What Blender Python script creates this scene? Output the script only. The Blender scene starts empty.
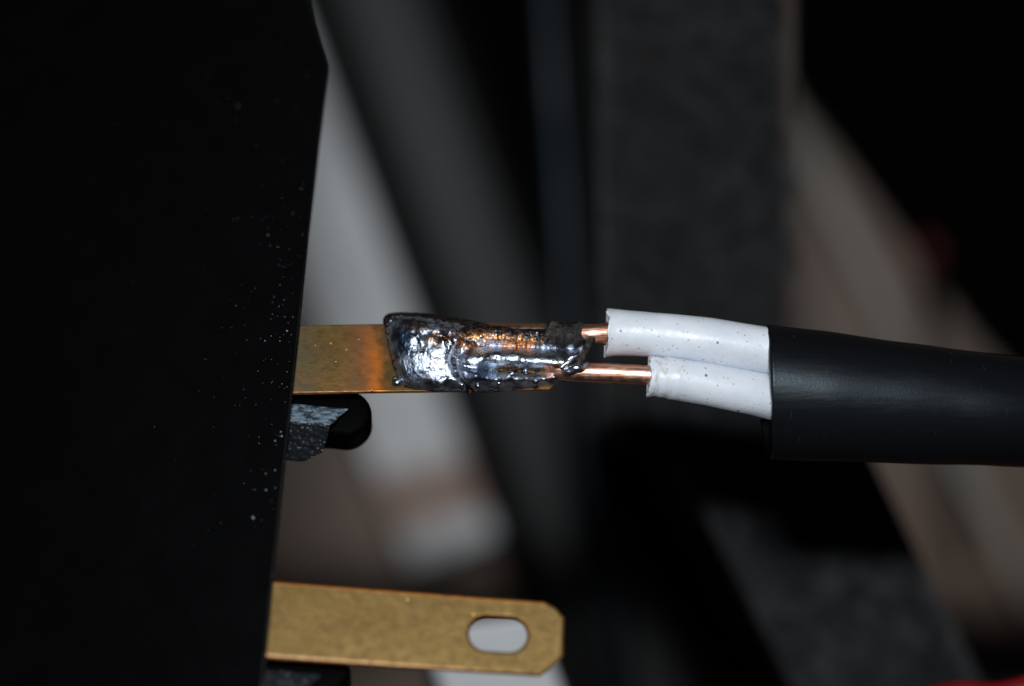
import bpy, bmesh, math, random
from mathutils import Vector, Matrix, noise

random.seed(7)
SC = bpy.context.scene
COL = SC.collection
MM = 0.001

# ------------------------------------------------------------------ camera
H = 160.0      # height of the terminals above the floor, mm
D = 250.0      # lens to terminals, mm
PX = 0.1       # mm per pixel at the terminals
cam_d = bpy.data.cameras.new('camera')
cam = bpy.data.objects.new('camera', cam_d)
COL.objects.link(cam)
cam.location = (0, 0, (H + D) * MM)          # straight above, looking down
cam_d.sensor_width = 36.0
cam_d.lens = 36.0 * D / (1024 * PX)
cam_d.clip_start = 0.005
cam_d.clip_end = 10.0
cam_d.dof.use_dof = True
cam_d.dof.focus_distance = (D - 1.5) * MM
cam_d.dof.aperture_fstop = cam_d.lens / 14.0
SC.camera = cam

# ------------------------------------------------------------------ light
w = bpy.data.worlds.new('World')
SC.world = w
w.use_nodes = True
w.node_tree.nodes['Background'].inputs[0].default_value = (0.55, 0.7, 1.0, 1)
w.node_tree.nodes['Background'].inputs[1].default_value = 0.012
fl = bpy.data.lights.new('flash', 'AREA')
fl.shape = 'RECTANGLE'
fl.size = 0.045
fl.size_y = 0.016
fl.energy = 0.62
fl.color = (0.93, 0.97, 1.0)
flo = bpy.data.objects.new('flash', fl)
COL.objects.link(flo)
flo.location = (0.004, 0.064, (H + 245) * MM)
flo.rotation_euler = (Vector((0, 0, H * MM)) - flo.location).to_track_quat('-Z', 'Y').to_euler()

SC.view_settings.view_transform = 'Standard'
SC.view_settings.look = 'None'
SC.view_settings.exposure = 0.0
SC.view_settings.gamma = 1.0
SC.cycles.use_denoising = True
SC.cycles.max_bounces = 8

# ------------------------------------------------------------------ helpers
CAMP = Vector((0, 0, H + D))


def P(px, py, h=0.0):
    """photo position at h mm below the terminals -> world mm"""
    s = (D + h) / D * PX
    return Vector(((px - 512) * s, (343 - py) * s, H - h))


# the housing stands a little turned and leaning: its terminal face is not square to the lens
ROOT = Matrix.Translation(P(297, 358, 0)) @ Matrix.Rotation(math.radians(-4.3), 4, 'Z') @ Matrix.Rotation(math.radians(-24), 4, 'X')
RINV = ROOT.inverted()


def L(px, py, zl=0.0):
    """photo position on the housing's own plane z = zl -> housing coordinates, mm"""
    a = RINV @ CAMP
    b = RINV @ P(px, py, 0)
    d = b - a
    t = (zl - a.z) / d.z
    return a + d * t


def LW(px, py, zl=0.0):
    return ROOT @ L(px, py, zl)


def mesh_obj(name, verts, faces, mat, parent=None, smooth=True, scale=MM):
    me = bpy.data.meshes.new(name)
    me.from_pydata([tuple(Vector(v) * scale) for v in verts], [], faces)
    me.validate()
    if smooth:
        me.polygons.foreach_set('use_smooth', [True] * len(me.polygons))
    me.materials.append(mat)
    o = bpy.data.objects.new(name, me)
    COL.objects.link(o)
    if parent:
        o.parent = parent
    return o


def bm_obj(name, bm, mat, parent=None, smooth=False):
    bmesh.ops.recalc_face_normals(bm, faces=bm.faces)
    me = bpy.data.meshes.new(name)
    bmesh.ops.scale(bm, vec=(MM, MM, MM), verts=bm.verts)
    bm.to_mesh(me)
    bm.free()
    if smooth:
        me.polygons.foreach_set('use_smooth', [True] * len(me.polygons))
    me.materials.append(mat)
    o = bpy.data.objects.new(name, me)
    COL.objects.link(o)
    if parent:
        o.parent = parent
    return o


def tag(o, label=None, cat=None, group=None, kind=None):
    for k, v in (('label', label), ('category', cat), ('group', group), ('kind', kind)):
        if v:
            o[k] = v
    return o


def thing(name, label, cat, mat=None):
    o = bpy.data.objects.new(name, None)
    o.empty_display_size = 0.01
    if mat is not None:
        loc, rot, _ = mat.decompose()
        o.location = loc * MM
        o.rotation_euler = rot.to_euler()
    COL.objects.link(o)
    return tag(o, label, cat)


def prism(top, dz, bevel=0.0, seg=3, bottom=None, top_only=True):
    """closed prism: top outline (mm Vectors), bottom = offset by dz (Vector) or given list"""
    bm = bmesh.new()
    t = [bm.verts.new(p) for p in top]
    b = [bm.verts.new(p) for p in (bottom or [Vector(p) + dz for p in top])]
    n = len(t)
    bm.faces.new(t)
    bm.faces.new(b[::-1])
    for i in range(n):
        bm.faces.new((t[i], b[i], b[(i + 1) % n], t[(i + 1) % n]))
    bmesh.ops.recalc_face_normals(bm, faces=bm.faces)
    if bevel:
        bm.edges.ensure_lookup_table()
        ts = set(t)
        ed = [e for e in bm.edges if (e.verts[0] in ts or e.verts[1] in ts)] if top_only else list(bm.edges)
        bmesh.ops.bevel(bm, geom=ed, offset=bevel, segments=seg, profile=0.5, affect='EDGES', clamp_overlap=True)
    return bm


def frames(pts):
    tan = []
    n = len(pts)
    for i in range(n):
        a, b = pts[max(0, i - 1)], pts[min(n - 1, i + 1)]
        tan.append((b - a).normalized())
    out = []
    ref = Vector((0, 0, 1))
    for t in tan:
        s = t.cross(ref)
        if s.length < 1e-4:
            s = t.cross(Vector((0, 1, 0)))
        s.normalize()
        u = s.cross(t).normalized()
        out.append((t, s, u))
        ref = u
    return out


def catmull(pts, n):
    pts = [Vector(p) for p in pts]
    q = [pts[0] * 2 - pts[1]] + pts + [pts[-1] * 2 - pts[-2]]
    out = []
    for i in range(1, len(q) - 2):
        for k in range(n):
            t = k / n
            a, b, c, d = q[i - 1], q[i], q[i + 1], q[i + 2]
            out.append(0.5 * ((2 * b) + (c - a) * t + (2 * a - 5 * b + 4 * c - d) * t * t + (3 * b - a - 3 * c + d) * t ** 3))
    out.append(pts[-1])
    return out


def skin(rings, cap0=True, cap1=True):
    """rings: list of equal-length vertex lists"""
    v, f = [], []
    m = len(rings[0])
    for r in rings:
        v += r
    for i in range(len(rings) - 1):
        for j in range(m):
            k = (j + 1) % m
            f.append((i * m + j, i * m + k, (i + 1) * m + k, (i + 1) * m + j))
    if cap0:
        v.append(sum(rings[0], Vector()) / m)
        c = len(v) - 1
        f += [(c, (j + 1) % m, j) for j in range(m)]
    if cap1:
        v.append(sum(rings[-1], Vector()) / m)
        c = len(v) - 1
        o = (len(rings) - 1) * m
        f += [(c, o + j, o + (j + 1) % m) for j in range(m)]
    return v, f


def tube(pts, rad, seg=24, cap0=True, cap1=True):
    """rad: f(i, angle) -> (side radius, up radius)"""
    rings = []
    for i, (t, s, u) in enumerate(frames(pts)):
        ring = []
        for j in range(seg):
            a = 2 * math.pi * j / seg
            ra, rb = rad(i, a)
            ring.append(pts[i] + s * (math.cos(a) * ra) + u * (math.sin(a) * rb))
        rings.append(ring)
    return skin(rings, cap0, cap1)


def lerp(a, b, t):
    return a + (b - a) * t


def smooth(a, b, x):
    t = max(0.0, min(1.0, (x - a) / (b - a)))
    return t * t * (3 - 2 * t)


def interp(tab, x):
    if x <= tab[0][0]:
        return tab[0][1]
    for (x0, y0), (x1, y1) in zip(tab, tab[1:]):
        if x <= x1:
            t = (x - x0) / (x1 - x0)
            return y0 + (y1 - y0) * t
    return tab[-1][1]


# ------------------------------------------------------------------ materials
class M:
    """small node-graph helper; texture space is the object's own, in millimetres"""

    def __init__(self, name):
        self.m = bpy.data.materials.new(name)
        self.m.use_nodes = True
        self.nt = self.m.node_tree
        self.b = self.nt.nodes['Principled BSDF']
        tc = self.nt.nodes.new('ShaderNodeTexCoord')
        mp = self.nt.nodes.new('ShaderNodeMapping')
        mp.inputs['Scale'].default_value = (1000, 1000, 1000)
        self.nt.links.new(tc.outputs['Object'], mp.inputs[0])
        self.co = mp.outputs[0]

    def link(self, a, b):
        self.nt.links.new(a, b)

    def set(self, **kw):
        for k, v in kw.items():
            s = self.b.inputs[k.replace('_', ' ')]
            if hasattr(v, 'links') or isinstance(v, bpy.types.NodeSocket):
                self.link(v, s)
            else:
                s.default_value = (*v, 1) if isinstance(v, tuple) and len(v) == 3 else v
        return self

    def stretch(self, scale, rot=(0, 0, 0)):
        mp = self.nt.nodes.new('ShaderNodeMapping')
        mp.inputs['Rotation'].default_value = rot
        mp.inputs['Scale'].default_value = scale
        self.link(self.co, mp.inputs[0])
        return mp.outputs[0]

    def noise(self, scale, detail=3, rough=0.55, co=None, dist=0.0):
        n = self.nt.nodes.new('ShaderNodeTexNoise')
        n.inputs['Scale'].default_value = scale
        n.inputs['Detail'].default_value = detail
        n.inputs['Roughness'].default_value = rough
        n.inputs['Distortion'].default_value = dist
        self.link(co or self.co, n.inputs['Vector'])
        return n.outputs['Fac']

    def voro(self, scale, co=None, feature='F1'):
        n = self.nt.nodes.new('ShaderNodeTexVoronoi')
        n.feature = feature
        n.inputs['Scale'].default_value = scale
        self.link(co or self.co, n.inputs['Vector'])
        return n.outputs['Distance'], n.outputs['Color']

    def ramp(self, fac, lo, hi, a=0.0, b=1.0):
        n = self.nt.nodes.new('ShaderNodeMapRange')
        n.interpolation_type = 'SMOOTHSTEP'
        n.inputs['From Min'].default_value = lo
        n.inputs['From Max'].default_value = hi
        n.inputs['To Min'].default_value = a
        n.inputs['To Max'].default_value = b
        self.link(fac, n.inputs['Value'])
        return n.outputs[0]

    def math(self, op, a, b=0.0):
        n = self.nt.nodes.new('ShaderNodeMath')
        n.operation = op
        for i, x in enumerate((a, b)):
            if isinstance(x, bpy.types.NodeSocket):
                self.link(x, n.inputs[i])
            else:
                n.inputs[i].default_value = x
        return n.outputs[0]

    def mix(self, fac, a, b):
        n = self.nt.nodes.new('ShaderNodeMix')
        n.data_type = 'RGBA'
        for s, x in ((n.inputs[0], fac), (n.inputs[6], a), (n.inputs[7], b)):
            if isinstance(x, bpy.types.NodeSocket):
                self.link(x, s)
            elif isinstance(x, tuple):
                s.default_value = (*x, 1)
            else:
                s.default_value = x
        return n.outputs[2]

    def attr(self, name):
        n = self.nt.nodes.new('ShaderNodeAttribute')
        n.attribute_name = name
        return n.outputs['Fac']

    def xyz(self):
        n = self.nt.nodes.new('ShaderNodeSeparateXYZ')
        self.link(self.co, n.inputs[0])
        return n.outputs

    def bump(self, height, dist_mm, strength=1.0):
        n = self.nt.nodes.new('ShaderNodeBump')
        n.inputs['Strength'].default_value = strength
        n.inputs['Distance'].default_value = dist_mm * MM
        self.link(height, n.inputs['Height'])
        self.link(n.outputs[0], self.b.inputs['Normal'])
        return self


def plain(name, col, rough, metallic=0.0, nscale=0.5, namp=0.3, bump=0.03, bscale=2.0):
    m = M(name)
    c2 = tuple(c * (1 - namp) for c in col)
    m.set(Base_Color=m.mix(m.ramp(m.noise(nscale, 4), 0.3, 0.7), c2, col), Roughness=rough, Metallic=metallic)
    m.bump(m.noise(bscale, 4), bump)
    return m.m


# black moulded plastic of the housing
m = M('black_plastic')
m.set(Base_Color=(0.0012, 0.0012, 0.0014), Roughness=m.ramp(m.noise(0.25, 3), 0.3, 0.7, 0.30, 0.34))
m.b.inputs['Specular IOR Level'].default_value = 0.3
m.bump(m.noise(3.0, 4), 0.004)
MAT_PLASTIC = m.m

m = M('scuffed_plastic')
sc_ = m.ramp(m.noise(0.9, 6, 0.75, m.stretch((1.0, 1.8, 1.0), (0, 0, 0.9))), 0.40, 0.58)
m.set(Base_Color=m.mix(sc_, (0.02, 0.03, 0.04), (0.18, 0.25, 0.31)), Roughness=0.5)
m.bump(m.noise(3.0, 4), 0.15, 0.8)
MAT_SCUFF_PALE = m.m
m = M('pitted_plastic')
d, c = m.voro(2.1)
dots = m.ramp(d, 0.18, 0.34, 1, 0)
m.set(Base_Color=m.mix(m.math('MULTIPLY', dots, m.ramp(m.noise(0.6, 2), 0.35, 0.6)), (0.012, 0.014, 0.017), (0.13, 0.14, 0.15)), Roughness=0.5)
m.b.inputs['Specular IOR Level'].default_value = 0.3
m.bump(d, 0.15, 0.8)
MAT_SCUFF = m.m

# brass of the terminals
def brass(name, heat):
    m = M(name)
    big = m.ramp(m.noise(0.28, 4, 0.6), 0.3, 0.7)
    roll = m.noise(1.1, 5, 0.7, m.stretch((0.75, 1.35, 1.0), (0, 0, 0.4)))
    col = m.mix(big, (0.128, 0.076, 0.021), (0.160, 0.099, 0.030))
    col = m.mix(m.ramp(roll, 0.4, 0.68, 0, 0.5), col, (0.092, 0.060, 0.023))
    scr = m.ramp(m.noise(1.0, 3, 0.5, m.stretch((0.10, 4.5, 1.0), (0, 0, 0.35))), 0.66, 0.74, 0, 0.45)
    col = m.mix(scr, col, (0.30, 0.20, 0.075))
    sp = m.nt.nodes.new('ShaderNodeSeparateColor')
    d, c = m.voro(0.6)
    m.link(c, sp.inputs[0])
    nick = m.math('MULTIPLY', m.ramp(d, 0.04, 0.09, 1, 0), m.math('GREATER_THAN', sp.outputs[0], 0.7))
    col = m.mix(nick, col, (0.62, 0.42, 0.13))
    dark = m.math('MULTIPLY', m.ramp(m.voro(1.7)[0], 0.10, 0.2, 1, 0), m.ramp(m.noise(0.5, 2), 0.5, 0.62))
    col = m.mix(m.math('MULTIPLY', dark, 0.5), col, (0.09, 0.06, 0.03))
    if not heat:    # edge highlights painted into the colour along both sheared margins, orange above, paler below
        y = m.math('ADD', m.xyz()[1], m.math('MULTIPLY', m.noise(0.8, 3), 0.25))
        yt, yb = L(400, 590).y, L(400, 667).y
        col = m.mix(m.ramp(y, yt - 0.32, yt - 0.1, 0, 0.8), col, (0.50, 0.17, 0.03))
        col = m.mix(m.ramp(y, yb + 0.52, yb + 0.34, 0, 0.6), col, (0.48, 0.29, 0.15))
    if heat:   # bands of heat tint left by the soldering iron
        x, y, z = m.xyz()
        warp = m.math('ADD', x, m.math('ADD', m.math('MULTIPLY', m.noise(0.32, 5, 0.65), 4.2), m.math('MULTIPLY', y, 0.22)))
        col = m.mix(m.ramp(warp, 1.3, 6.3, 0.8, 0), col, (0.105, 0.085, 0.055))
        low = m.math('MULTIPLY', m.ramp(y, -0.5, -3.2, 0, 0.6), m.ramp(m.noise(0.5, 3), 0.4, 0.6))
        col = m.mix(low, col, (0.21, 0.095, 0.035))
        col = m.mix(m.ramp(warp, 5.8, 9.0, 0, 0.75), col, (0.20, 0.085, 0.040))
        col = m.mix(m.math('MULTIPLY', m.ramp(warp, 7.9, 10.2, 0, 0.92), m.ramp(y, 3.6, 0.5, 0.35, 1.0)), col, (0.44, 0.13, 0.016))
        col = m.mix(m.ramp(warp, 9.8, 11.6, 0, 0.94), col, (0.065, 0.048, 0.018))
    m.set(Base_Color=col, Metallic=0.88, Roughness=m.ramp(m.noise(1.2, 4), 0.3, 0.7, 0.42, 0.56))
    m.bump(m.math('ADD', roll, m.math('MULTIPLY', m.noise(7.0, 4, 0.7), 0.5)), 0.02)
    return m.m


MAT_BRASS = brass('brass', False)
MAT_BRASS.node_tree.nodes['Principled BSDF'].inputs['Metallic'].default_value = 0.8
MAT_BRASS_HOT = brass('heat_tinted_brass', True)

MAT_EDGE = plain('sheared_edge', (0.85, 0.34, 0.12), 0.5, 0.9, 0.8, 0.5, 0.04, 3.0)

# solder with copper and burnt flux showing through
m = M('solder')
cop, flx, blu = m.attr('copper'), m.attr('flux'), m.attr('blue')
nz = m.noise(3.2, 5, 0.65)
cmask = m.ramp(m.math('ADD', cop, m.math('MULTIPLY', m.math('SUBTRACT', nz, 0.5), 2.3)), 0.45, 0.62)
nz2 = m.noise(2.4, 5, 0.7, m.stretch((0.8, 1.3, 1.0)))
fmask = m.ramp(m.math('ADD', flx, m.math('MULTIPLY', m.math('SUBTRACT', nz2, 0.5), 1.5)), 0.42, 0.62)
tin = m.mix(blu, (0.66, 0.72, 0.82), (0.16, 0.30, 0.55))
tin = m.mix(m.ramp(m.noise(1.4, 4), 0.52, 0.72, 0, 0.55), tin, (0.35, 0.42, 0.55))
fluxc = m.mix(m.ramp(m.noise(1.6, 3), 0.42, 0.62), (0.006, 0.006, 0.007), m.mix(m.attr('brown'), (0.03, 0.022, 0.018), (0.15, 0.075, 0.022)))
col = m.mix(fmask, tin, fluxc)
col = m.mix(cmask, col, m.mix(m.ramp(m.noise(2.0, 4), 0.4, 0.65), (0.85, 0.38, 0.13), (0.34, 0.13, 0.05)))
met = m.math('SUBTRACT', 1.0, m.math('MULTIPLY', m.math('MULTIPLY', fmask, m.math('SUBTRACT', 1.0, cmask)), 0.9))
m.set(Base_Color=col, Metallic=met,
      Roughness=m.math('ADD', m.ramp(m.noise(0.8, 3), 0.35, 0.65, 0.20, 0.42), m.math('MULTIPLY', fmask, 0.03)))
rough_h = m.math('ADD', m.math('MULTIPLY', m.noise(2.6, 5, 0.7), 1.0), m.math('MULTIPLY', m.voro(3.4)[0], 0.45))
m.bump(rough_h, 0.105, 0.8)
MAT_SOLDER = m.m

m = M('bright_solder')
m.set(Base_Color=m.mix(m.ramp(m.noise(2.0, 4), 0.45, 0.65), (0.75, 0.79, 0.85), (0.40, 0.44, 0.5)), Metallic=1.0, Roughness=0.27)
m.bump(m.noise(2.0, 3), 0.10)
MAT_BEAD = m.m

m = M('burnt_flux')
m.set(Base_Color=m.mix(m.ramp(m.noise(1.8, 4), 0.45, 0.7), (0.010, 0.009, 0.009), (0.07, 0.055, 0.045)), Roughness=0.3)
m.bump(m.noise(4.0, 5, 0.7), 0.2)
MAT_FLUX = m.m

# bare copper
m = M('copper')
lines = m.noise(2.2, 3, 0.6, m.stretch((0.08, 1.6, 1.6)))
m.set(Base_Color=m.mix(m.ramp(lines, 0.35, 0.65), (0.72, 0.34, 0.23), (0.95, 0.57, 0.43)), Metallic=1.0,
      Roughness=m.ramp(m.noise(1.5, 3), 0.3, 0.7, 0.36, 0.5))
m.bump(lines, 0.05)
MAT_COPPER = m.m

# white insulation with brown specks of soot
m = M('white_insulation')
d, c = m.voro(0.85)
sp = m.nt.nodes.new('ShaderNodeSeparateColor')
m.link(c, sp.inputs[0])
size = m.math('MULTIPLY', m.math('MULTIPLY', sp.outputs[1], sp.outputs[1]), 0.08)
patch = m.ramp(m.noise(0.3, 2), 0.35, 0.5)
speck = m.math('MULTIPLY', m.math('LESS_THAN', d, m.math('ADD', size, 0.07)), m.math('MULTIPLY', m.math('GREATER_THAN', sp.outputs[0], 0.3), patch))
d2, c2 = m.voro(2.0)
sp2 = m.nt.nodes.new('ShaderNodeSeparateColor')
m.link(c2, sp2.inputs[0])
speck2 = m.math('MULTIPLY', m.math('LESS_THAN', d2, 0.16), m.math('MULTIPLY', m.math('GREATER_THAN', sp2.outputs[0], 0.35), m.ramp(m.noise(0.35, 2), 0.36, 0.5)))
scorch = m.attr('scorch')
base = m.mix(m.ramp(m.noise(0.4, 3), 0.3, 0.7), (0.68, 0.73, 0.81), (0.75, 0.79, 0.85))
base = m.mix(m.math('MULTIPLY', scorch, m.ramp(m.noise(1.4, 4, 0.6, m.stretch((1.0, 0.5, 1.0))), 0.5, 0.66)), base, (0.62, 0.54, 0.45))
base = m.mix(m.math('MULTIPLY', speck, 0.8), base, (0.10, 0.06, 0.04))
base = m.mix(m.math('MULTIPLY', speck2, 0.65), base, (0.20, 0.15, 0.12))
m.set(Base_Color=base, Roughness=m.ramp(m.noise(1.0, 3), 0.3, 0.7, 0.34, 0.48), Subsurface_Weight=0.08, Subsurface_Scale=0.0006)
m.b.inputs['Subsurface Radius'].default_value = (1.0, 1.0, 1.0)
m.bump(m.noise(2.4, 4), 0.03)
MAT_WHITE = m.m

# black rubber sheath
m = M('black_rubber')
grain = m.noise(1.2, 4, 0.65, m.stretch((0.25, 1.4, 1.4)))
scr = m.ramp(m.noise(0.8, 2, 0.5, m.stretch((2.6, 0.22, 1.0), (0, 0, 0.7))), 0.70, 0.76)
m.set(Base_Color=m.mix(m.math('MULTIPLY', scr, 0.35), (0.0045, 0.0050, 0.006), (0.03, 0.036, 0.042)),
      Roughness=m.ramp(grain, 0.3, 0.7, 0.33, 0.38))
m.b.inputs['Specular Tint'].default_value = (0.72, 0.88, 1.0, 1)
m.b.inputs['Specular IOR Level'].default_value = 0.26
m.bump(m.math('ADD', grain, m.math('MULTIPLY', m.noise(5.0, 3), 0.5)), 0.02)
MAT_RUBBER = m.m

m = M('dust')
m.set(Base_Color=(0.34, 0.37, 0.42), Roughness=0.5)
MAT_DUST = m.m

# things far below
def wood(name, a, b, c):
    m = M(name)
    g = m.noise(0.05, 5, 0.6, m.stretch((1.0, 14.0, 1.0)), 0.4)
    blot = m.noise(0.03, 3)
    col = m.mix(m.ramp(g, 0.3, 0.7), a, b)
    col = m.mix(m.ramp(blot, 0.45, 0.7, 0, 0.6), col, c)
    m.set(Base_Color=col, Roughness=0.5)
    m.bump(g, 0.2)
    return m.m


MAT_PLANK = wood('brown_plank', (0.135, 0.088, 0.063), (0.17, 0.116, 0.086), (0.125, 0.066, 0.038))
MAT_PALE = wood('pale_lath', (0.25, 0.225, 0.195), (0.31, 0.285, 0.25), (0.22, 0.18, 0.14))

m = M('white_paint_stained')
x, y, z = m.xyz()
base = m.mix(m.ramp(m.noise(0.06, 4), 0.35, 0.7), (0.56, 0.57, 0.58), (0.66, 0.67, 0.68))
wx = m.math('ADD', x, m.math('MULTIPLY', m.noise(0.08, 3), 10.0))
st = m.math('MULTIPLY', m.ramp(wx, 13.0, 16.0), m.ramp(wx, 22.5, 25.0, 1, 0))
base = m.mix(st, base, (0.27, 0.165, 0.125))
m.set(Base_Color=base, Roughness=0.45)
m.bump(m.noise(0.3, 3), 0.1)
MAT_BOARD = m.m

MAT_WPAINT = plain('white_paint', (0.60, 0.61, 0.62), 0.45, 0.0, 0.08, 0.12)
MAT_GREY = plain('charcoal_metal', (0.0072, 0.0074, 0.0080), 0.5, 0.0, 0.05, 0.35, 0.05, 0.4)
MAT_GLOSS = plain('glossy_black', (0.003, 0.0035, 0.0045), 0.42, 0.0, 0.06, 0.4, 0.35, 0.09)
MAT_MAT = plain('black_mat', (0.0006, 0.0006, 0.0007), 0.8, 0.0, 0.2, 0.3, 0.2, 1.0)
MAT_MAT.node_tree.nodes['Principled BSDF'].inputs['Specular IOR Level'].default_value = 0.03
MAT_GLOSS.node_tree.nodes['Principled BSDF'].inputs['Specular IOR Level'].default_value = 0.3
MAT_GLOSS.node_tree.nodes['Principled BSDF'].inputs['Specular Tint'].default_value = (0.7, 0.87, 1.0, 1)
MAT_GREY.node_tree.nodes['Principled BSDF'].inputs['Specular IOR Level'].default_value = 0.25
MAT_RED = plain('red_insulation', (0.20, 0.003, 0.004), 0.5, 0.0, 0.3, 0.2)
MAT_REDDIM = plain('red_cap', (0.10, 0.004, 0.005), 0.6, 0.0, 0.3, 0.2)
MAT_PEG = plain('matt_black_plastic', (0.0006, 0.0006, 0.0007), 0.6)
MAT_PEG.node_tree.nodes['Principled BSDF'].inputs['Specular IOR Level'].default_value = 0.025
MAT_WIRE = plain('black_wire_skin', (0.006, 0.005, 0.005), 0.6)

def felt(name, fray_x, gain):
    m = M(name)
    fz = m.noise(0.32, 6, 0.85, None, 0.8)
    big = m.noise(0.09, 3)
    col = m.mix(m.ramp(fz, 0.46, 0.62), (0.003, 0.0034, 0.0042), tuple(c * gain for c in (0.034, 0.036, 0.041)))
    col = m.mix(m.ramp(big, 0.45, 0.7, 0, 0.5), col, (0.022 * gain, 0.020 * gain, 0.018 * gain))
    if fray_x:      # brownish frayed rim
        rim = m.math('MULTIPLY', m.ramp(m.xyz()[0], fray_x, fray_x + 0.8), m.ramp(m.noise(0.07, 3), 0.38, 0.55))
        col = m.mix(rim, col, (0.065, 0.046, 0.035))
    m.set(Base_Color=col, Roughness=0.9, Sheen_Weight=0.15)
    m.b.inputs['Specular IOR Level'].default_value = 0.2
    m.bump(fz, 0.8)
    return m.m


MAT_FELT = felt('black_felt', 5.6, 0.72)
MAT_FELT_LO = felt('black_felt_plain', None, 1.3)
MAT_NAP = plain('felt_fibres', (0.045, 0.046, 0.05), 0.8, 0.0, 0.3, 0.85)

# ------------------------------------------------------------------ floor of planks
bm = bmesh.new()
bmesh.ops.create_grid(bm, x_segments=1, y_segments=1, size=400)
for v in bm.verts:
    v.co.z = -6
floor = tag(bm_obj('floor', bm, MAT_MAT), kind='structure')
PW = 58.0
ang = math.atan2(-1.0, 0.47)      # the way the boards run, down to the right in the picture
plank_me = None
for i in range(-4, 5):
    if plank_me is None:
        bm = prism([Vector(p) for p in ((-330, -PW / 2 + .6, 0), (330, -PW / 2 + .6, 0), (330, PW / 2 - .6, 0), (-330, PW / 2 - .6, 0))], Vector((0, 0, -5.9)), 0.8, 2)
        o = bm_obj('plank', bm, MAT_PLANK, floor)
        plank_me = o.data
    else:
        o = bpy.data.objects.new('plank', plank_me)
        COL.objects.link(o)
        o.parent = floor
    o.rotation_euler.z = ang
    off = Matrix.Rotation(ang, 3, 'Z') @ Vector((random.uniform(-40, 40), i * PW + 12, random.uniform(-0.25, 0)))
    o.location = off * MM


def block(name, outline, h, label, cat, mat, bevel, seg=3, group=None):
    """a solid standing on the floor: photo outline of its top at h mm below the terminals"""
    pts = [P(x, y, h) for x, y in outline]
    c = sum(pts, Vector()) / len(pts)
    bm = prism([Vector((p.x - c.x, p.y - c.y, p.z)) for p in pts], Vector((0, 0, -(H - h))), bevel, seg)
    o = bm_obj(name, bm, mat)
    o.location = Vector((c.x, c.y, 0.0)) * MM
    return tag(o, label, cat, group)


# white painted board running under everything, in its own frame so the stain stays on it
a, b = P(318, -40, 118), P(490, 445, 118)
def lath(name, p_top, p_bot, width, h, label, cat, mat, bevel, ext0=0, ext1=0, sideshift=0):
    d = (p_bot - p_top)
    d.z = 0
    ln = d.length
    rz = math.atan2(d.y, d.x)
    t = H - h
    bm = prism([Vector(p) for p in ((-ext0, -width / 2, t), (ln + ext1, -width / 2, t), (ln + ext1, width / 2, t), (-ext0, width / 2, t))], Vector((0, 0, -t)), bevel, 4)
    o = bm_obj(name, bm, mat)
    o.location = Vector((p_top.x, p_top.y, 0)) * MM
    o.rotation_euler.z = rz
    return tag(o, label, cat)


white = lath('painted_board', P(398, 410, 149), P(452, 553, 149), 15.0, 149,
             'off-white painted board with a brownish stain, lying under the terminals', 'board', MAT_BOARD, 0.9, 150, 0.4)
# pale board leaning up from the floor, its top end under the bare tab
q = [P(421, 626, 48), P(535, 612, 48), P(580, 735, 48), P(460, 750, 48)]
org = Vector((q[0].x, q[0].y - 60, 0))
bm = prism([p - org for p in q], None, 0.8, 3, bottom=[Vector((p.x, p.y - 62, 0.0)) - org for p in q])
o = bm_obj('leaning_board', bm, MAT_WPAINT)
o.location = org * MM
tag(o, 'thick off-white board end seen through the slot of the bare brass tab', 'board')
grey = lath('metal_bar', P(504, 343, 140), P(562, 500, 140), 23.5, 140,
            'wide charcoal grey bar lying alongside the white board', 'bar', MAT_GREY, 7.5, 150, 120)
pale = lath('pale_lath', P(908, 350, 152), P(978, 490, 152), 3.6, 152,
            'narrow pale lath lying on brown planks beyond the black cable', 'lath', MAT_PALE, 1.2, 62, 130)

lath('rubber_strip', P(606, 343, 153), P(659, 500, 153), 46.0, 153,
     'flat matt black strip lying under the glossy black hose', 'strip', MAT_MAT, 0.5, 170, 120)
# glossy black tube between bar and felt block
pts = catmull([P(540, -160, 118), P(551, 60, 116), P(562, 200, 117), P(579, 440, 116), P(604, 600, 118), P(640, 800, 120)], 10)
z0 = min(p.z for p in pts)
v, f = tube(pts, lambda i, a: (2.7, 2.7), 28)
o = mesh_obj('rubber_hose', v, f, MAT_GLOSS)
tag(o, 'glossy black hose running between the charcoal bar and the black felt block', 'hose')

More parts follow.
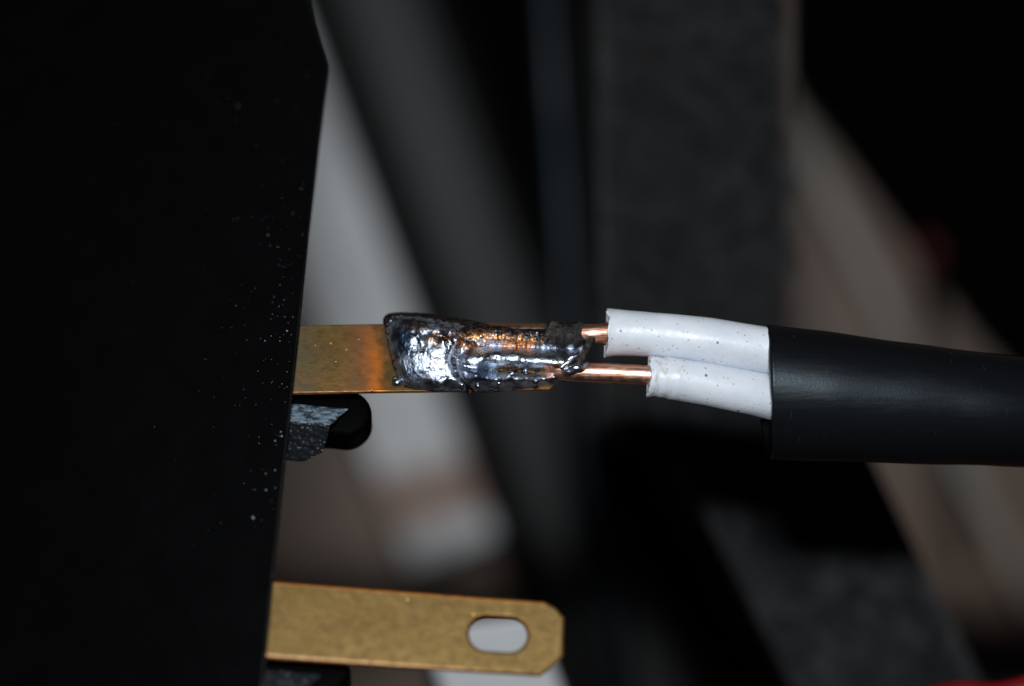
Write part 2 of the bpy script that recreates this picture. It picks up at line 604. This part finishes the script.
# felt-covered blocks
felt_up = block('felt_block', [(596, -90), (797, -90), (798, 120), (804, 330), (812, 440), (600, 452)], 46,
                'tall black felt-covered block with upright edge behind the black cable', 'felt block', MAT_FELT, 2.0)
felt_lo = block('felt_block', [(672, 450), (866, 440), (1012, 742), (820, 742)], 45,
                'lower black felt-covered block with slanting sides beside the red wire', 'felt block', MAT_FELT_LO, 2.0)
for o, seed in ((felt_up, 1.0), (felt_lo, 9.0)):     # a nap of short fibres
    rnd = random.Random(seed)
    me = o.data
    top = max(vv.co.z for vv in me.vertices)
    xs = [vv.co.x for vv in me.vertices]; ys = [vv.co.y for vv in me.vertices]
    poly = [vv.co.xy.copy() for vv in me.vertices if vv.co.z > top - 1e-6]
    cen = sum(poly, Vector((0, 0))) / len(poly)
    poly.sort(key=lambda q: math.atan2(q.y - cen.y, q.x - cen.x))
    V, F = [], []
    def inside(q):
        s = 0
        for i in range(len(poly)):
            a, b = poly[i], poly[(i + 1) % len(poly)]
            if (b - a).cross(q - a) < 0:
                return False
        return True
    n = 0
    while n < 9000:
        q = Vector((rnd.uniform(min(xs), max(xs)), rnd.uniform(min(ys), max(ys))))
        n += 1
        if not inside(q):
            continue
        a = rnd.uniform(0, 6.283)
        ln = rnd.uniform(0.6, 1.8)
        up = rnd.uniform(0.1, 0.9)
        base = Vector((q.x / MM, q.y / MM, top / MM - 0.15))
        s = Vector((-math.sin(a), math.cos(a), 0)) * 0.05
        e = base + Vector((math.cos(a) * ln, math.sin(a) * ln, up))
        k = len(V)
        V += [base - s, base + s, base + Vector((0, 0, 0.09)), e]
        F += [(k, k + 1, k + 3), (k + 1, k + 2, k + 3), (k + 2, k, k + 3)]
    tag(mesh_obj('felt_nap', V, F, MAT_NAP, o, False), kind='stuff')

# black mat over the planks in the far corner
mat_o = block('rubber_mat', [(740, -120), (1350, -120), (1350, 700), (1100, 470), (980, 345), (906, 246), (806, 112), (740, 60)], 156.5,
              'thin matt black mat with a slanting edge over the brown planks', 'mat', MAT_MAT, 0.6)

# thin wire with a red tip lying over the edge of the mat
wire = thing('red_tipped_wire', 'thin dark wire with a dull red tip lying over the mat edge', 'wire', Matrix.Translation(P(930, 345, 156)))
org = P(930, 345, 156)
pts = [p - org for p in catmull([P(928, 254, 149), P(929, 300, 152), P(931, 340, 153.5), P(936, 440, 156), P(960, 560, 156)], 8)]
v, f = tube(pts, lambda i, a: (1.5, 1.5), 14)
mesh_obj('wire_core', v, f, MAT_WIRE, wire)
pts = [p - org for p in (P(927.5, 238, 148.2), P(927.5, 241, 148.3), P(928, 250, 148.8), P(928, 262, 149.5), P(928, 266, 149.8))]
rr = (0.8, 1.5, 1.8, 1.8, 1.5)
v, f = tube(pts, lambda i, a: (rr[i], rr[i]), 18)
mesh_obj('red_cap', v, f, MAT_REDDIM, wire)

# ------------------------------------------------------------------ housing with its two terminals
house = thing('terminal_housing', 'black plastic housing with two flat brass terminal tabs on its side', 'housing', ROOT)
R3 = ROOT.to_3x3()
down = (R3.inverted() @ Vector((0, 0, -1)))
TILT = 0.42
ZT = 1.6     # top face of the housing above the tabs
outl = [(318, -60), (308, 0), (313, 22), (320, 45), (327, 66), (327, 76), (322, 130), (310, 232), (302, 310), (294, 385), (286, 462), (274, 575), (264, 686), (258, 760), (-120, 760), (-120, -60)]
top = []
for x, y in outl:
    q = L(x, y, ZT)
    xe = interp([(-60, 327), (66, 327), (232, 310), (385, 294), (575, 274), (760, 257)], y)
    zl = ZT - max(0.0, xe - x) * PX * TILT          # the face falls away from the terminal edge
    q = L(x, y, zl)
    top.append(Vector((q.x, q.y, zl)))
bot = []
for (x, y), q in zip(outl, top):                      # sides drawn in towards the foot
    k = P(min(x, 330) - 60, min(max(y, 0), 690), H)
    bot.append(RINV @ Vector((k.x, k.y, 0.0)))
bm = prism(top, None, 0.3, 3, bottom=bot)
body = bm_obj('body', bm, MAT_PLASTIC, house)


def tab_bm(outline, slot, thick, bevel):
    """flat stamped tab: outline and optional slot loop in housing mm, front at z=0"""
    bm = bmesh.new()
    def loop(pts):
        vs = [bm.verts.new((p.x, p.y, 0)) for p in pts]
        return vs, [bm.edges.new((vs[i], vs[(i + 1) % len(vs)])) for i in range(len(vs))]
    vs, ed = loop(outline)
    if slot:
        v2, e2 = loop(slot)
        ed = ed + e2
    bmesh.ops.triangle_fill(bm, use_beauty=True, edges=ed)
    bmesh.ops.recalc_face_normals(bm, faces=bm.faces)
    if sum(fc.normal.z for fc in bm.faces) < 0:
        bmesh.ops.reverse_faces(bm, faces=bm.faces)
    rim = [e for e in bm.edges if e.is_boundary]
    r = bmesh.ops.extrude_face_region(bm, geom=list(bm.faces), use_keep_orig=True)
    nv = [g for g in r['geom'] if isinstance(g, bmesh.types.BMVert)]
    for q in nv:
        q.co.z -= thick
    bmesh.ops.recalc_face_normals(bm, faces=bm.faces)
    sharp = [e for e in bm.edges if len(e.link_faces) == 2 and e.calc_face_angle(0) > 1.0 and abs(e.verts[0].co.z - e.verts[1].co.z) < 1e-6]
    bmesh.ops.bevel(bm, geom=sharp, offset=bevel, segments=3, profile=0.5, affect='EDGES', clamp_overlap=True)
    return bm


def slot_loop(c, dx, hw, hh, n=12):
    ax = dx.normalized()
    ay = Vector((-ax.y, ax.x, 0))
    out = []
    for sgn in (1, -1):
        for k in range(n + 1):
            a = -math.pi / 2 + math.pi * k / n
            out.append(c + ax * (sgn * (hw - hh) + sgn * math.cos(a) * hh) + ay * (sgn * math.sin(a) * hh))
    return out


# lower tab, with its slot
o2 = [L(x, y) for x, y in ((240, 577.5), (268, 580), (400, 590), (545, 601), (556, 607), (564.5, 617), (563.5, 655), (552, 667), (540, 675), (400, 667), (262, 657.5), (235, 655))]
c = L(498, 633.5)
ax = L(525, 635.5) - L(471, 632)
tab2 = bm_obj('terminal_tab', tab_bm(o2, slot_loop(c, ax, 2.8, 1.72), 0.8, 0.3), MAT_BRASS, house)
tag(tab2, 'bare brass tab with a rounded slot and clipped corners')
# upper tab, buried in solder at its end
o1 = [L(x, y) for x, y in ((270, 326), (300, 325), (385, 323.5), (470, 322), (547, 323), (556, 330), (558, 380), (550, 389), (470, 390.5), (390, 391.5), (295, 393), (265, 394))]
tab1 = bm_obj('terminal_tab', tab_bm(o1, None, 0.55, 0.13), MAT_BRASS_HOT, house)
tag(tab1, 'heat-stained brass tab buried in solder')

for t_ in (tab1, tab2):           # the sheared edges are raw, redder metal
    t_.data.materials.append(MAT_EDGE)
    for pf in t_.data.polygons:
        if abs(pf.normal.z) < 0.93:
            pf.material_index = 1

# moulded pegs and blocks under the tabs
def poly_part(name, pts, faces, mat, bevel):
    bm = bmesh.new()
    vs = [bm.verts.new(p) for p in pts]
    for fc in faces:
        bm.faces.new([vs[i] for i in fc])
    bmesh.ops.recalc_face_normals(bm, faces=bm.faces)
    bmesh.ops.bevel(bm, geom=list(bm.edges), offset=bevel, segments=2, profile=0.5, affect='EDGES', clamp_overlap=True)
    bmesh.ops.triangulate(bm, faces=bm.faces)
    for _ in range(2):
        bmesh.ops.subdivide_edges(bm, edges=[e for e in bm.edges if e.calc_length() > 0.5], cuts=2, use_grid_fill=True)
    bm.normal_update()
    for q, nn in [(q, q.normal.copy()) for q in bm.verts]:
        q.co += nn * (0.10 * noise.noise(q.co * 0.9) + 0.07 * noise.noise(q.co * 2.6) + 0.03 * noise.noise(q.co * 6.0))
    return bm_obj(name, bm, mat, house)


def peg(outline, z0, z1):
    top = [L(x, y, z0) for x, y in outline]
    bm = prism(top, Vector((0, 0, z1 - z0)), 0.9, 4)
    return bm_obj('support_peg', bm, MAT_PEG, house, True)


peg([(262, 389), (348, 388), (363, 393), (371.5, 405), (372, 417), (364, 429), (350, 436), (334, 434), (262, 430)], -2.4, -6.5)
peg([(236, 654), (340, 658), (351, 665), (350, 677), (338, 690), (322, 702), (236, 702)], -2.4, -6.5)


def support(dx, dy, worn):
    q = lambda x, y, z: L(x + dx, y + dy, z)
    pts = [q(278, 403, -1.6), q(349, 409, -1.6), q(331, 425, -0.4), q(276, 421, -0.4),
           q(323, 452, -3.0), q(302, 462, -4.0), q(270, 458, -4.2),
           q(278, 401, -7), q(346, 407, -7), q(326, 425, -7.5), q(318, 449, -8), q(300, 458, -8), q(270, 455, -8)]
    fs = [(0, 1, 2, 3), (3, 2, 4, 5, 6), (7, 8, 1, 0), (8, 9, 2, 1), (9, 10, 4, 2), (10, 11, 5, 4), (11, 12, 6, 5), (12, 7, 0, 3, 6), (12, 11, 10, 9, 8, 7)]
    o = poly_part('support_block', pts, fs, MAT_SCUFF, 0.18)
    o.data.materials.append(MAT_SCUFF_PALE)
    up = ((pts[1] - pts[0]).cross(pts[3] - pts[0])).normalized()
    for pf in (o.data.polygons if worn else ()):      # the worn upper facet
        if abs(pf.normal.dot(up)) > 0.9 and pf.center.z > -3 * MM:
            pf.material_index = 1
    return o


support(0, 0, True)
support(-26, 266, False)

# specks of dust on the housing
from mathutils.bvhtree import BVHTree
bvh = BVHTree.FromPolygons([vv.co / MM for vv in body.data.vertices], [tuple(pf.vertices) for pf in body.data.polygons])
cam_l = RINV @ CAMP
rnd = random.Random(3)
V, F = [], []
specks = [(281, 45, .5), (307, 75, .55), (246, 78, .5), (238, 106, .8), (277, 101, .45), (238, 219, .5), (234, 219, .5), (268, 235, .7), (278, 247, .5), (236, 306, .6),
          (279, 265, .55), (287, 331, 1.0), (280, 285, .5), (284, 300, .6), (253, 518, 1.5), (266, 474, .8), (275, 470, .9), (286, 402, .7), (281, 432, .9), (283, 436, 1.0), (258, 371, .6),
          (247, 340, .7), (265, 341, .7), (280, 341, .6), (287, 372, .6), (282, 384, .7), (287, 387, .6), (259, 437, .7), (275, 441, .8), (266, 490, .8), (275, 488, .8), (293, 317, .5)]
for k in range(70):
    y = rnd.gauss(330, 90)
    xe = interp([(66, 326), (232, 309), (385, 293), (575, 273)], y) - 4
    specks.append((xe - abs(rnd.gauss(0, 26)) - 1, y, rnd.uniform(0.2, 0.5)))
for k in range(80):
    y = rnd.uniform(60, 560)
    specks.append((300 - abs(rnd.gauss(0, 75)), y, rnd.uniform(0.12, 0.36)))
for x, y, s in specks:
    xe = interp([(66, 326), (232, 309), (385, 293), (575, 273)], y) - 6
    if y < 30 or y > 640:
        continue
    x = min(x, xe)
    c = bvh.ray_cast(cam_l, (L(x, y, 0) - cam_l).normalized())[0]
    if c is None:
        continue
    r = 0.085 * s
    k = len(V)
    pts = [Vector((rnd.gauss(0, 1), rnd.gauss(0, 1), rnd.gauss(0, 1))).normalized() for _ in range(6)]
    dirs = [Vector((1, 0, 0)), Vector((0, 1, 0)), Vector((-1, 0, 0)), Vector((0, -1, 0)), Vector((0, 0, 1)), Vector((0, 0, -1))]
    for dd, jj in zip(dirs, pts):
        V.append(c + (dd + jj * 0.45) * r + Vector((0, 0, r * 0.4)))
    F += [(k, k + 1, k + 4), (k + 1, k + 2, k + 4), (k + 2, k + 3, k + 4), (k + 3, k, k + 4), (k + 1, k, k + 5), (k + 2, k + 1, k + 5), (k + 3, k + 2, k + 5), (k, k + 3, k + 5)]
tag(mesh_obj('dust', V, F, MAT_DUST, house, False), kind='stuff')

# ------------------------------------------------------------------ solder joint (in the housing's axes, lying on the upper tab)
joint = thing('solder_joint', 'lumpy silver solder joint with copper and burnt flux gripping the upper brass tab', 'solder joint', ROOT)
TOPE = [(383, 319), (385, 315.5), (389, 313), (396, 312), (420, 313), (450, 316.5), (475, 320.5), (490, 325), (510, 328), (550, 329.5), (574, 329), (586, 331), (590, 335)]
BOTE = [(383, 323), (385, 334), (388, 350), (392, 366), (397, 379), (404, 388), (414, 391), (430, 391.5), (480, 393), (515, 391), (545, 388), (560, 384), (572, 378), (582, 362), (590, 345)]


def fb(x, y, z, sc, octv=4):
    return noise.fractal(Vector((x * sc, y * sc, z * sc)), 1.0, 2.1, octv)


NU, NV = 300, 128
rings, cop_a, flx_a, blu_a, brn_a = [], [], [], [], []


def bumpc(d, r):      # half-round ridge
    return math.sqrt(max(0.0, 1 - (d / r) ** 2)) if abs(d) < r else 0.0


def blob(u, v, cu, cv, ru, rv):
    q = ((u - cu) / ru) ** 2 + ((v - cv) / rv) ** 2
    return math.exp(-q)


for i in range(NU):
    u = lerp(383, 590, i / (NU - 1))
    vt = interp(TOPE, u) + 0.7 * noise.noise(Vector((u * 0.06, 3.1, 0)))
    vb = interp(BOTE, u) + 1.1 * noise.noise(Vector((u * 0.08, 9.7, 0)))
    vc, hv = (vt + vb) / 2, (vb - vt) / 2
    endf = math.sqrt(max(0.0, 1 - max(0, (403 - u) / 20.3) ** 2)) * math.sqrt(max(0.02, 1 - max(0, (u - 566) / 24.5) ** 2))
    ring = []
    for j in range(NV):
        th = 2 * math.pi * j / NV
        cs, sn = math.cos(th), math.sin(th)
        e = 0.92
        yv = vc - hv * math.copysign(abs(cs) ** e, cs)
        front = sn >= 0
        zz = math.copysign(abs(sn) ** (0.95 if front else 0.8), sn)
        if front:
            hgt = 1.3 + 1.9 * blob(u, 0, 438, 0, 42, 1)
            z = zz * hgt * endf * (1 + 0.28 * cs * smooth(480, 450, u))
            # lower conductor ridge with its rounded end
            lc = interp([(453, 360), (500, 357), (560, 361), (590, 364)], u)
            lr = 12.5
            e0 = math.sqrt(max(0.0, 1 - max(0, (470 - u) / 18.0) ** 2)) if u > 452 else 0
            z2 = 3.2 * max(0.0, 1 - ((yv - lc) / (lr * 1.22)) ** 2) ** 0.8 * e0
            # upper conductor ridge
            uc = interp([(395, 331), (480, 335), (590, 334)], u)
            ur = 14.5
            e1 = smooth(392, 412, u)
            z3 = 2.5 * max(0.0, 1 - ((yv - uc) / (ur * 1.22)) ** 2) ** 0.8 * e1
            # fillet low on the front
            z4 = 1.2 * blob(u, yv, 512, 379, 48, 5.5) + 0.5 * blob(u, yv, 470, 377, 14, 8)
            for lu, lv, lr_, lh in ((479, 373, 8, .8), (497, 379, 6, .6), (511, 373, 5, .75), (527, 378, 6, .8), (545, 379, 7.5, .95), (560, 375, 6, .7), (464, 371, 7, .5), (440, 383, 8, .4)):
                z4 += lh * blob(u, yv, lu, lv, lr_ * 1.15, lr_ * 0.75)
            k = 7.0
            m_ = max(z, z2 * endf, z3 * endf)
            z = m_ + math.log(math.exp(k * (z - m_)) + math.exp(k * (z2 * endf - m_)) + math.exp(k * (z3 * endf - m_))) / k - math.log(3) / k * (1 - min(1, m_))
            z += z4 * min(1, zz * 2) * endf
            z = max(z, 0.02 + zz * 0.3)
        else:
            z = zz * (1.35) * endf
        nx, ny = u * PX, yv * PX
        amp = 1.0 if front else 0.6
        rg = fb(nx, ny, 0, 0.45, 2) * 0.24 + fb(nx + 7, ny, 0, 1.1, 2) * 0.075 * (1 - 0.6 * abs(cs) ** 3)
        upper_rough = smooth(356, 340, yv) * smooth(400, 420, u)
        rg += upper_rough * (abs(fb(nx, ny, 3, 1.2, 2)) - 0.3) * 0.36
        rg += 0.34 * fb(nx + 3, ny, 2, 0.85, 2) * blob(u, yv, 512, 378, 60, 10) + 0.16 * fb(nx, ny, 8, 0.9, 2) * blob(u, yv, 500, 356, 60, 9)
        # fold between the blob and the conductor end
        fold = blob(u, yv, interp([(330, 468), (345, 458), (360, 452.5), (376, 457), (390, 470)], yv), yv, 3.2, 1e6)
        rg -= 0.65 * fold * (1 if front else 0) * smooth(336, 346, yv)
        # groove between the two conductors
        rg -= 0.4 * blob(u, yv, u, interp([(460, 344), (520, 346), (590, 350)], u), 1e6, 3.0) * smooth(470, 500, u) * (1 if front else 0)
        z += rg * amp * (0.35 + 0.65 * abs(zz)) * min(1.0, endf * 1.3)
        p = L(u, yv - 2.2 * rg * cs, z - 0.35)
        ring.append(p)
        # what the surface is made of
        cval = (0.62 * blob(u, yv, 447, 338, 32, 8) + 0.6 * blob(u, yv, 415, 325, 22, 5) + 0.78 * blob(u, yv, 520, 342, 28, 8.5) + 0.5 * blob(u, yv, 484, 333, 16, 9)
                + 0.55 * blob(u, yv, 470, 347, 12, 4) + 0.75 * blob(u, yv, 560, 368, 22, 6)) if front else 0.1
        fval = smooth(vt + 9, vt + 1.5, yv) * 0.75 + smooth(385, 392, yv) * 0.7
        fval += 0.95 * blob(u, yv, 535, 371, 34, 4.2) + 0.7 * blob(u, yv, 505, 369, 12, 4.0) + 0.9 * blob(u, yv, 562, 338, 18, 11)
        fval += 0.55 * smooth(9, 2, u - interp([(313, 384), (350, 388), (379, 397), (390, 408)], yv)) + 0.7 * fold + 0.45 * blob(u, yv, 470, 331, 14, 5)
        fval += 0.62 * blob(u, yv, 515, 337, 60, 11) + 0.35 * blob(u, yv, 440, 326, 40, 8)
        fval = 0.9 if not front else min(1, fval)
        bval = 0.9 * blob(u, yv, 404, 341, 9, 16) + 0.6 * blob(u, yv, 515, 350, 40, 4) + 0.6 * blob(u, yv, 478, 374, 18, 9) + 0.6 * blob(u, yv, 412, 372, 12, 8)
        brn_a.append(min(1.0, blob(u, yv, 532, 371, 34, 7) + blob(u, yv, 500, 370, 18, 6) + 0.5 * blob(u, yv, 388, 360, 6, 30)))
        cop_a.append(max(0, min(1, cval))); flx_a.append(max(0, min(1, fval))); blu_a.append(max(0, min(1, bval)))
    rings.append(ring)
v, f = skin(rings, True, True)
for arr in (cop_a, flx_a, blu_a, brn_a):
    arr += [0.3, 0.3]
so = mesh_obj('solder_body', v, f, MAT_SOLDER, joint)
for nm, arr in (('copper', cop_a), ('flux', flx_a), ('blue', blu_a), ('brown', brn_a)):
    at_ = so.data.attributes.new(nm, 'FLOAT', 'POINT')
    at_.data.foreach_set('value', arr)


def lump_tube(name, pts, rad, mat, parent, seg=20, amp=0.12, sc=1.6, sub=8):
    pts = catmull(pts, sub)
    n = len(pts)
    def rf(i, a):
        t = i / (n - 1)
        r = interp(rad, t)
        r *= 1 + amp * noise.noise(pts[i] * sc + Vector((math.cos(a), math.sin(a), 0)) * 0.9)
        return r, r
    v, f = tube(pts, rf, seg)
    return mesh_obj(name, v, f, mat, parent)


# web of solder bridging the two copper ends
lump_tube('solder_bridge', [L(592, 337, 2.1), L(588, 346, 2.3), L(583, 356, 2.6), L(577, 364, 2.7), L(570, 369, 2.3)], [(0, .7), (.3, .38), (.7, .36), (1, .6)], MAT_FLUX, joint, amp=0.5)
lump_tube('solder_bridge', [L(584, 352, 2.6), L(577, 356, 2.9), L(568, 362, 3.0), L(562, 368, 2.6)], [(0, .22), (.4, .3), (.8, .34), (1, .4)], MAT_BEAD, joint, amp=0.5)
lump_tube('solder_bridge', [L(587, 364, 2.4), L(580, 368, 2.9), L(572, 370, 2.9), L(563, 371, 2.3)], [(0, .3), (.4, .42), (.8, .42), (1, .35)], MAT_BEAD, joint, amp=0.5)
# dark crusty collar on the upper copper end
lump_tube('flux_crust', [L(548, 334, 1.2), L(560, 334, 1.5), L(572, 334, 1.7), L(580, 334.5, 1.8), L(585, 334, 1.9)], [(0, 1.1), (.4, 1.35), (.7, 1.2), (.92, 1.12), (1, .9)], MAT_FLUX, joint, amp=0.55, sc=1.2)


def bead(u, vv, z, r, mat=MAT_BEAD):
    rings_ = []
    c0 = L(u, vv, z)
    n = 10
    for a in range(1, n):
        t = math.pi * a / n
        rings_.append([c0 + Vector((math.sin(t) * math.cos(2 * math.pi * b / 16), math.sin(t) * math.sin(2 * math.pi * b / 16), math.cos(t))) * r * (1 + 0.15 * noise.noise(Vector((a, b * 0.5, u)))) for b in range(16)])
    v, f = skin(rings_)
    return mesh_obj('solder_bead', v, f, mat, joint)


for args in ((397, 382.5, 0.25, .5), (395, 379, 0.3, .28), (417, 381, 0.9, .26), (443, 389, 0.4, .25), (512, 374, 2.35, .25), (526, 371, 2.6, .32), (537, 333, 2.0, .24), (391, 322, 0.6, .42),
             (478, 386, 1.3, .3), (536, 381, 1.9, .36), (540, 379, 1.7, .25), (499, 383, 1.7, .28), (462, 385, 1.3, .25)):
    bead(*args)
for args in ((352, 381, 0.0, .10), (325, 370, 0.0, .07), (359, 340, 0.0, .08), (372, 390.5, 0.0, .12), (336, 362, 0.0, .07), (315, 345, 0.0, .06)):
    bead(*args)
bead(569, 360, 2.8, .42, MAT_FLUX)

# ------------------------------------------------------------------ two-core cable
cable = thing('two_core_cable', 'black two-core cable with stripped white wires and bare copper ends', 'cable', Matrix.Translation(P(768, 375, 0)))
CO = P(768, 375, 0)


def C(px, py, h):
    return P(px, py, h) - CO


# sheath
axis = [C(768, 391.5, 0.5), C(800, 394.5, 0.5), (C(860, 399.5, 0.6)), C(940, 406.0, 1.0), C(1030, 412.5, 2.0), C(1130, 421, 6), C(1300, 436, 24), C(1480, 452, 66), C(1600, 470, 116), C(1720, 500, 153.6), C(1880, 560, 154.4)]
axis = catmull(axis, 12)
nA = len(axis)
SEG = 72


def sheath_r(i, a, th):
    x = axis[i].x
    rh = interp([(-1, 6.72), (5, 6.55), (12, 6.15), (22, 5.65), (30, 5.5), (80, 5.4)], x)
    rd = interp([(-1, 4.7), (8, 4.75), (22, 5.0), (40, 5.3)], x)
    n = 0.10 * noise.noise(Vector((x * 0.16, math.cos(a) * 1.2, math.sin(a) * 1.2)))
    return rh + n - th, rd + n - th


fr = frames(axis)


def ring_at(i, th, shift=0.0):
    t, s, u = fr[i]
    out = []
    for j in range(SEG):
        a = 2 * math.pi * j / SEG
        ra, rb = sheath_r(i, a, th)
        ca, sa = math.cos(a), math.sin(a)
        # s points to photo-down for a cable running right
        off = shift * (1.0 * ca + 0.18 * math.cos(2 * a + 0.6) + 0.10 * noise.noise(Vector((ca * 3, sa * 3, 5))))
        out.append(axis[i] + t * off + s * (ca * ra) + u * (sa * rb))
    return out


rings = [ring_at(6, 1.0), ring_at(3, 1.0), ring_at(1, 0.95), ring_at(0, 0.95, 1.0), ring_at(0, 0.80, 1.0), ring_at(0, 0.15, 1.0), ring_at(0, 0.0, 0.8)]
rings += [ring_at(i, 0.0, 0.8 * max(0, 1 - i / 6)) for i in range(1, nA)]
v, f = skin(rings, False, True)
mesh_obj('sheath', v, f, MAT_RUBBER, cable)
# inner end of the sheath's filler, peeping out below the white wires
fp = catmull([C(800, 434, 0.6), C(782, 434.5, 0.2), C(769, 436, 0.0), C(763.5, 437, 0.0)], 6)
v, f = tube(fp, lambda i, a: (1.75 * (1 + .1 * math.sin(3 * a)), 0.8), 18)
mesh_obj('filler_strip', v, f, MAT_PEG, cable)


def insulation(pts, radii, n, jag, seed, wrinkle):
    pts = catmull(pts, n)
    m_ = len(pts)
    fr = frames(pts)
    SG = 56
    # distance along
    s_ = [0.0]
    for i in range(1, m_):
        s_.append(s_[-1] + (pts[i] - pts[i - 1]).length)
    def ring(i, dr, adv, flare):
        t, s, u = fr[i]
        out = []
        for j in range(SG):
            a = 2 * math.pi * j / SG
            ca, sa = math.cos(a), math.sin(a)
            r = interp(radii, s_[i]) - dr
            nn = noise.noise(Vector((s_[i] * 0.35, ca * 1.3 + seed, sa * 1.3)))
            r += 0.05 * nn
            if wrinkle and dr == 0:
                wv = smooth(3.6, 2.2, s_[i])
                r += wv * 0.11 * noise.noise(Vector((s_[i] * 2.2, ca * 1.0 + seed, sa * 1.0))) + wv * 0.045 * math.sin(s_[i] * 5.2 + 1.3 * ca)
            r += flare * (0.6 + 0.9 * noise.noise(Vector((ca * 1.6, sa * 1.6, seed + 4))))
            off = adv * (0.9 * noise.noise(Vector((ca * 1.5, sa * 1.5, seed))) + 0.7 * noise.noise(Vector((ca * 4.5, sa * 4.5, seed + 2))))
            out.append(pts[i] + t * off + s * (ca * r) + u * (sa * r))
        return out
    R = [ring(6, 1.15, 0, 0), ring(3, 1.15, 0, 0), ring(0, 1.1, jag, 0), ring(0, 0.85, jag, 0), ring(0, 0.12, jag * 1.05, 0.16), ring(0, 0.0, jag, 0.18), ring(1, 0, jag * 0.8, 0.10)]
    R += [ring(i, 0, jag * max(0, 0.6 - i * 0.1), 0.05 if i < 4 else 0) for i in range(2, m_)]
    v, f = skin(R, False, True)
    o = mesh_obj('insulation', v, f, MAT_WHITE, cable)
    sc = []
    SGn = SG
    for k, rr in enumerate(R):
        i = max(0, k - 5)
        val = smooth(4.2, 0.6, s_[min(i, m_ - 1)]) * (1.0 if wrinkle else 0.25)
        sc += [val] * SGn
    sc += [0.0] * (len(v) - len(sc))
    at_ = o.data.attributes.new('scorch', 'FLOAT', 'POINT')
    at_.data.foreach_set('value', sc)
    return o


o = insulation([C(607, 332.5, 0.0), C(625, 333.2, 0.0), C(655, 335, 0.0), (C(710, 341.5, 0.0)), C(768, 351, 0.2), C(800, 357, 0.5)], [(0, 2.42), (2, 2.28), (4.5, 2.25), (10, 2.33), (20, 2.38)], 9, 0.4, 1.0, False)
tag(o, 'longer white wire insulation with a flared cut end')
o = insulation([C(649, 376.8, -1.3), C(664, 377.8, -1.3), C(700, 383.5, -1.1), (C(740, 391, -0.7)), C(772, 398, 0.0), C(800, 404, 0.6)], [(0, 2.0), (2, 2.08), (5, 2.15), (10, 2.22), (20, 2.25)], 9, 0.35, 6.0, True)
tag(o, 'shorter white wire insulation with a crimped scorched end')


def conductor(pts, r, seed):
    pts = catmull(pts, 10)
    v, f = tube(pts, lambda i, a: tuple([r * (1 + 0.035 * noise.noise(Vector((pts[i].x * 0.6, math.cos(a) * 1.5 + seed, math.sin(a) * 1.5))))] * 2), 32)
    o = mesh_obj('conductor', v, f, MAT_COPPER, cable)
    return o


def CL(px, py, zl):
    return LW(px, py, zl) - CO


conductor([CL(470, 335, 0.6), CL(530, 334.5, 0.7), CL(575, 334, 1.7), CL(592, 333.8, 2.05), C(610, 333.3, -0.05), C(640, 334, 0.0), C(670, 337, 0.0)], 0.98, 2.0)
conductor([CL(480, 360, 0.1), CL(535, 367, 0.35), CL(563, 370.5, 1.45), C(590, 372.6, -1.15), C(620, 373.8, -1.25), C(650, 375.6, -1.3), C(690, 382, -1.15)], 0.99, 5.0)

# ------------------------------------------------------------------ red wire arching up at the picture's edge
rw = catmull([P(560, 980, 158), P(700, 860, 105), P(820, 760, 40), P(930, 702, 14), P(1000, 696, 12), P(1080, 692.5, 20), P(1250, 760, 70), P(1420, 850, 158)], 12)
v, f = tube(rw, lambda i, a: (1.5, 1.5), 24)
tag(mesh_obj('red_wire', v, f, MAT_RED), 'bright red insulated wire arching past the lower felt block', 'wire')
